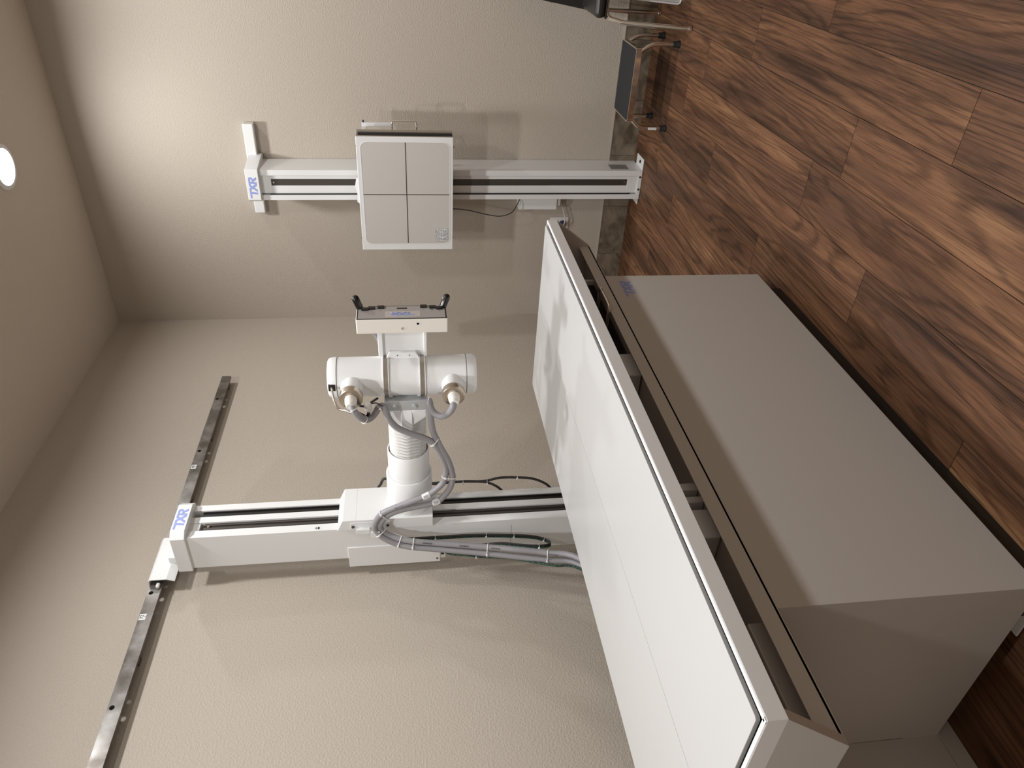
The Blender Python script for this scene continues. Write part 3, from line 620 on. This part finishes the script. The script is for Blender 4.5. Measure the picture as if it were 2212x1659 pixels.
cgn = thing('wrapped_cable', 'black cable in green spiral wrap looping below the tube stand carriage', 'cable', G_[6])
MB().tube(G_, .0042, 12, 5).build('black_core', 'dark_cable', cgn)
MB().tube([(x-.006, y-.004, z) for x, y, z in G_], .0040, 12, 5).build('spiral_wrap', 'green', cgn)
for i in (5, 7, 8, 10, 13): tie(cgn, Vector(G_[i]) - Vector((.003, .002, 0)), along(G_, i), .0095, .0009)
H_ = [(0.104, -2.078, 1.207), (0.126, -2.11, 1.186), (0.139, -2.13, 1.142), (0.148, -2.15, 1.091), (0.166, -2.175, 1.039), (0.190, -2.205, 0.973), (0.205, -2.245, 0.892), (0.222, -2.285, 0.812), (0.234, -2.32, 0.724), (.26, -2.55, .50), (.30, -2.95, .38), (.30, -3.234, .34)]
ch = thing('wrapped_cable', 'green wrapped cable running along the underside of the two thick grey cables', 'cable', H_[3])
MB().tube(H_, .0042, 12, 5).build('spiral_wrap', 'green', ch); tie(ch, H_[3], along(H_, 3), .006, .0009)
# loose clear connector tied to the upper cable
cq = MB()
cq.lathe([(0, .009), (.004, .0125), (.026, .0125), (.030, .010)], (.883, -2.130, 1.462), (-1, 0, -.15), 10)
cq.build('connector', 'plastic', cb1)
MB().tube([(0.868, -2.152, 1.515), (0.863, -2.150, 1.497), (0.843, -2.140, 1.479), (0.829, -2.132, 1.466), (0.845, -2.13, 1.459)], .0058, 10, 6).build('connector_lead', 'black', cb1)
MB().tube([(0.876, -2.128, 1.458), (0.879, -2.125, 1.443), (0.875, -2.12, 1.433), (0.865, -2.116, 1.422), (0.853, -2.108, 1.414)], .0022, 8, 6).build('connector_lead', 'black', cb1)
MB().tube([(0.835, -2.07, 1.500), (0.820, -2.06, 1.480), (0.829, -2.055, 1.458), (0.845, -2.05, 1.431)], .0040, 8, 6).build('connector_lead', 'black', cb1)

# ------------------------------------------------------------------ upright wall stand
WX0, WX1, WYF = .829, .991, -.190
t = ws = thing('wall_stand', 'white upright detector wall stand fixed to the back wall, square panel with black cross', 'medical stand', (.92, -.10, 0))
lean = math.tan(.0035)
def lean_mb(mb):                                            # the column stands a hair out of plumb
    for v in mb.bm.verts: v.co.x += .012 - lean*v.co.z*1.6
    return mb
wp = [(WX0, -.004), (WX0, WYF), (.855, WYF), (.855, -.150), (.861, -.150), (.861, -.176), (.902, -.176), (.902, -.140), (.939, -.140), (.939, -.176), (.962, -.176), (.962, WYF), (.991, WYF), (.991, -.004)]
lean_mb(MB().prism(wp, 'z', .004, 2.09)).build('column', 'white', t)
lean_mb(MB().box(.9025, .9385, -.170, -.139, .081, 2.02)).build('guide_track', 'darkmetal', t)
lean_mb(MB().box(.8552, .8608, -.183, -.149, .06, 2.03)).build('cable_channel', 'black', t)
lean_mb(MB().box(.8615, .9615, -.1765, -.139, 2.02, 2.08, .001)).build('end_block', 'white', t)
lean_mb(MB().box(.8615, .9615, -.1765, -.139, .006, .079, .001)).build('end_block', 'white', t)
for xx, zz in ((.918, 2.008), (.922, .094)): lean_mb(MB().cyl((xx, -.170, zz), (xx, -.1735, zz), .004, 12)).build('screw', 'chrome', t)
foot = MB().box(.862, .992, -.1835, -.1775, .0005, .022, .001)
foot.prism([(.99+.012, .0005), (1.062, .0005), (1.062, .004), (.99+.012, .004)], 'y', -.180, -.055, .001)
foot.prism([(.802, .0005), (.84, .0005), (.84, .004), (.802, .004)], 'y', -.172, -.075, .001)
foot = foot.build('foot_plate', 'white', t)
for xx in (.895, .965): MB().cyl((xx, -.183, .012), (xx, -.1875, .012), .0055, 12).build('bolt', 'darkmetal', foot)
MB().lathe([(0, .009), (.003, .009), (.003, .005), (0, .005)], (1.035, -.125, .004), (0, 0, 1), 20, caps=False).build('bolt_hole', 'hole', foot)
rt = MB().box(1.0035, 1.0045, -.165, -.088, .078, .180).build('rating_plate', 'silver', t, label='silver rating plate')
mk = MB()
for i in range(7): mk.flat([[(.006, .012+.012*i), (.050+.012*(i % 2), .012+.012*i), (.050+.012*(i % 2), .016+.012*i), (.006, .016+.012*i)]], (1.0045, -.16, .078), (0, 1, 0), (0, 0, 1), (1, 0, 0), .0003)
mk.build('rating_print', 'greyink', rt)
# cap and wall bar
MB().box(.699, 1.184, -.045, -.0005, 2.097, 2.152, .005).build('wall_bar', 'white', t, label='white horizontal bar')
cap = MB().prism([(.822, -.006), (.826, -.200), (.838, -.212), (1.000, -.212), (1.024, -.046), (1.024, -.006)], 'z', 2.075, 2.141, .002).build('column_cap', 'white', t)
logo(cap, (.848, -.212, 2.128), (1, 0, 0), (0, 0, -1), .112, .041, (0, -1, 0))
# carriage and detector housing
DX0, DX1, DZ0, DZ1, DY = .620, 1.2235, 1.0725, 1.5555, -.370
MB().box(.845, .985, -.262, -.192, 1.16, 1.50, .004).build('carriage', 'white', t)
dh = MB().box(DX0, DX1, DY, -.255, DZ0, DZ1, .003).build('detector_housing', 'white', t)
MB().prism([(.845, 1.550), (.865, 1.572), (.905, 1.566), (.945, 1.578), (.975, 1.572), (.985, 1.550)], 'y', -.305, -.262, .002).build('top_grip', 'white', dh)
MB().flat([round_rect(.656, 1.197, 1.090, 1.534, .032)], (0, DY, 0), (1, 0, 0), (0, 0, 1), (0, -1, 0), .0006).build('face_panel', 'panel_face', dh, label='warm grey face panel')
fr = MB()
oo = round_rect(.654, 1.199, 1.088, 1.536, .033); ii = round_rect(.6562, 1.1968, 1.0902, 1.5338, .0325)
for i in range(len(oo)):
    j = (i+1) % len(oo); fr.flat([[oo[i], oo[j], ii[j], ii[i]]], (0, DY, 0), (1, 0, 0), (0, 0, 1), (0, -1, 0), .0012)
fr.build('face_bezel', 'white', dh)
MB().flat([[(.9265, 1.092), (.9305, 1.092), (.9305, 1.533), (.9265, 1.533)], [(.660, 1.3105), (1.198, 1.3105), (1.198, 1.3145), (.660, 1.3145)]], (0, DY-.0007, 0), (1, 0, 0), (0, 0, 1), (0, -1, 0), .0004).build('centre_cross', 'ink', dh, label='thin black cross')
lb = MB().box(.668, .7405, DY-.0011, DY-.0005, 1.100, 1.1645).build('rating_label', 'sticker', dh)
mk = MB(); rr = random.Random(3)
for (a0, a1, b0, b1) in ((0, .0725, .0505, .0645), (0, .0725, 0, .0485)):
    for q in ([(a0, b0), (a1, b0), (a1, b0+.0012), (a0, b0+.0012)], [(a0, b1-.0012), (a1, b1-.0012), (a1, b1), (a0, b1)], [(a0, b0), (a0+.0012, b0), (a0+.0012, b1), (a0, b1)], [(a1-.0012, b0), (a1, b0), (a1, b1), (a1-.0012, b1)]):
        mk.flat([q], (.668, DY-.0011, 1.100), (1, 0, 0), (0, 0, 1), (0, -1, 0), .0003)
for r_ in (.004, .0085, .0125, .0165, .0205, .0255, .031, .0365, .042, .0555, .0605):
    x_ = .005
    while x_ < .064:
        wd = .004 + rr.random()*.018; xe = min(x_+wd, .068)
        mk.flat([[(x_, r_), (xe, r_), (xe, r_+.002), (x_, r_+.002)]], (.668, DY-.0011, 1.100), (1, 0, 0), (0, 0, 1), (0, -1, 0), .0003); x_ = xe + .002 + rr.random()*.006
mk.build('label_print', 'greyink', lb)
tr = MB().box(1.2, 1.240, -.350, -.310, DZ0+.006, DZ1-.012, .002).box(1.2215, 1.2275, DY+.004, -.262, DZ0+.002, DZ1-.002, .001).build('tray_edge', 'alu', dh, label='dark metal edge of the sliding tray')
MB().box(1.2278, 1.2412, -.365, -.348, DZ0+.006, DZ1-.012, .001).build('tray_slot', 'black', dh)
MB().tube([(1.235, -.28, 1.376), (1.262, -.28, 1.376), (1.272, -.28, 1.372), (1.276, -.28, 1.362), (1.276, -.28, 1.268), (1.272, -.28, 1.258), (1.262, -.28, 1.254), (1.235, -.28, 1.254)], .0045, 12, 4).build('tray_handle', 'chrome', dh)
MB().box(1.2278, 1.2475, -.212, -.200, 1.377, 1.529, .001).box(1.20, 1.2285, -.212, -.200, 1.507, 1.529, .001).box(1.18, 1.228, -.262, -.200, 1.507, 1.529, .001).build('side_bracket', 'white', dh)
MB().cyl((1.2475, -.206, 1.521), (1.258, -.206, 1.521), .0045, 12, .001).build('stop_knob', 'black', dh)
for xx in (1.17, .68):
    MB().cyl((xx, -.345, DZ0-.004), (xx, -.345, DZ0+.001), .004, 10).build('screw', 'darkmetal', dh)
    MB().cyl((xx, -.345, DZ1-.001), (xx, -.345, DZ1+.004), .004, 10).build('screw', 'darkmetal', dh)
# junction box and thin cable
jb = MB().box(.736, .842, -.085, -.006, .452, .676, .003).build('junction_box', 'white', t)
MB().box(.755, .80, -.075, -.03, .43, .4525, .001).build('strain_relief', 'plastic', jb)
MB().tube([(.80, -.27, 1.10), (.785, -.22, 1.075), (0.769, -.16, 1.054), (0.758, -.15, 0.976), (0.733, -.15, 0.87), (0.722, -.15, 0.79), (0.741, -.145, 0.725), (0.780, -.12, 0.690), (0.800, -.088, 0.672), (.80, -.08, .668)], .0026, 10, 6).build('detector_lead', 'dark_cable', t)

# ------------------------------------------------------------------ outlet and power cord
t = thing('wall_outlet', 'white wall outlet plate low on the back wall beside the wall stand', 'outlet', (.60, 0, .41))
fpl = MB().box(.530, .657, -.0065, -.0005, .353, .466, .003).build('face_plate', 'outlet', t)
for xc in (.562, .622):
    rcp = MB().box(xc-.017, xc+.017, -.0085, -.006, .376, .443, .002).build('receptacle', 'outlet', t)
    MB().box(xc-.008, xc-.005, -.0088, -.0084, .418, .428).box(xc+.005, xc+.008, -.0088, -.0084, .418, .428).build('slot', 'black', rcp)
t = thing('power_cord', 'thin clear-grey power cord with a navy blue plug in the wall outlet', 'cord', (.62, -.03, .39))
MB().lathe([(0, .017), (.010, .020), (.024, .019), (.034, .012), (.038, .006)], (.622, -.0088, .396), (0, -1, -.1), 24).build('plug', 'plug', t)
MB().tube([(.622, -.044, .392), (.632, -.052, .390), (0.663, -.050, 0.387), (0.683, -.045, 0.391), (0.726, -.042, 0.404), (.755, -.045, .418), (.772, -.050, .434)], .0035, 10, 6).build('cord', 'plastic', t)

# ------------------------------------------------------------------ step stool
t = thing('step_stool', 'low chrome step stool with a black rubber top on the floor by the back wall', 'stool', (1.50, -.31, 0))
SX0, SX1, SY0, SY1, SZ = 1.332, 1.674, -.445, -.175, .212
RH = .027
rim_ = MB(); po_ = round_rect(SX0, SX1, SY0, SY1, .018); pi_ = round_rect(SX0+.006, SX1-.006, SY0+.006, SY1-.006, .013)
for i in range(len(po_)):
    j = (i+1) % len(po_)
    v = [rim_.bm.verts.new((p_[0], p_[1], z)) for z in (SZ-RH, SZ) for p_ in (po_[i], po_[j], pi_[j], pi_[i])]
    for f in ((0, 1, 5, 4), (4, 5, 6, 7), (7, 6, 2, 3), (3, 2, 1, 0)): rim_.bm.faces.new([v[k] for k in f])
bmesh.ops.remove_doubles(rim_.bm, verts=rim_.bm.verts, dist=1e-5)
rim_.build('top_rim', 'chrome', t)
MB().prism(pi_, 'z', SZ-.0245, SZ-.002).build('tread', 'mat_rubber', t)
for sx, fx, kx in ((SX0+.022, 1.302, -1), (SX1-.022, 1.694, 1)):
    for yy in (SY0+.016, SY1-.016):
        lg = MB().tube([(sx-kx*.08, yy, SZ-.014), (sx-kx*.012, yy, SZ-.017), (sx+kx*.008, yy, SZ-.027), (fx-kx*.012, yy, SZ-.060), (fx-kx*.002, yy, SZ-.090), (fx, yy, SZ-.12), (fx, yy, .02)], .0105, 14, 5).build('leg', 'chrome', t)
        MB().lathe([(0, .017), (.006, .0175), (.012, .0145), (.034, .0135), (.036, .0105)], (fx, yy, .0), (0, 0, 1), 20).build('foot_cap', 'rubber', lg)
        if kx < 0 and yy < -.3: MB().box(fx-.006, fx+.006, yy-.0113, yy-.0098, .052, .095, .0005).build('leg_sticker', 'sticker', lg)

# ------------------------------------------------------------------ chair at the edge of the frame
t = thing('waiting_chair', 'black vinyl chair with bent chrome tube legs at the back wall', 'chair', (2.03, -.32, 0))
seat = MB().box(1.803, 2.265, -.515, -.195, .398, .447, .022, 4).build('seat', 'vinyl', t)
MB().box(1.803, 2.265, -.517, -.190, .394, .402, .003).build('seat_welt', 'gloss', seat)
MB().prism([(1.796, .40), (1.828, .60), (1.86, .80), (1.90, .86), (2.17, .86), (2.21, .80), (2.242, .60), (2.274, .40)], 'y', -.235, -.185, .012).build('backrest', 'vinyl', t)
for kx, xx, fx in ((1, 1.835, 1.781), (-1, 2.235, 2.289)):
    for yy, fy in ((-.47, -.555), (-.12, -.078)):
        lg = MB().tube([(xx+kx*.06, yy, .388), (xx, yy, .388), (xx-kx*.03, yy+(fy-yy)*.1, .375), (fx+kx*.012, yy+(fy-yy)*.25, .335), (fx+kx*.006, yy+(fy-yy)*.4, .28), (fx, fy, .018)], .0115, 14, 5).build('leg', 'chrome', t)
        MB().lathe([(0, .010), (.003, .013), (.012, .0135), (.016, .0125), (.018, .0095), (.022, .012)], (fx, fy, 0), (0, 0, 1), 20).build('glide', 'chrome', lg)

# ------------------------------------------------------------------ pale panel under the chair
t = thing('storage_bin', 'pale grey plastic bin with a white rim standing under the black chair', 'bin', (2.03, -.30, 0))
MB().prism([(1.856, .012), (1.862, .003), (1.872, .0005), (2.20, .0005), (2.21, .012), (2.19, .30), (1.876, .30)], 'y', -.355, -.20, .003).build('bin_body', 'bin', t)
MB().tube([(1.876, -.359, .30), (1.857, -.359, .016), (1.863, -.359, .006), (1.874, -.359, .004), (2.19, -.359, .004)], .004, 8, 3, False).build('bin_rim', 'sticker', t)
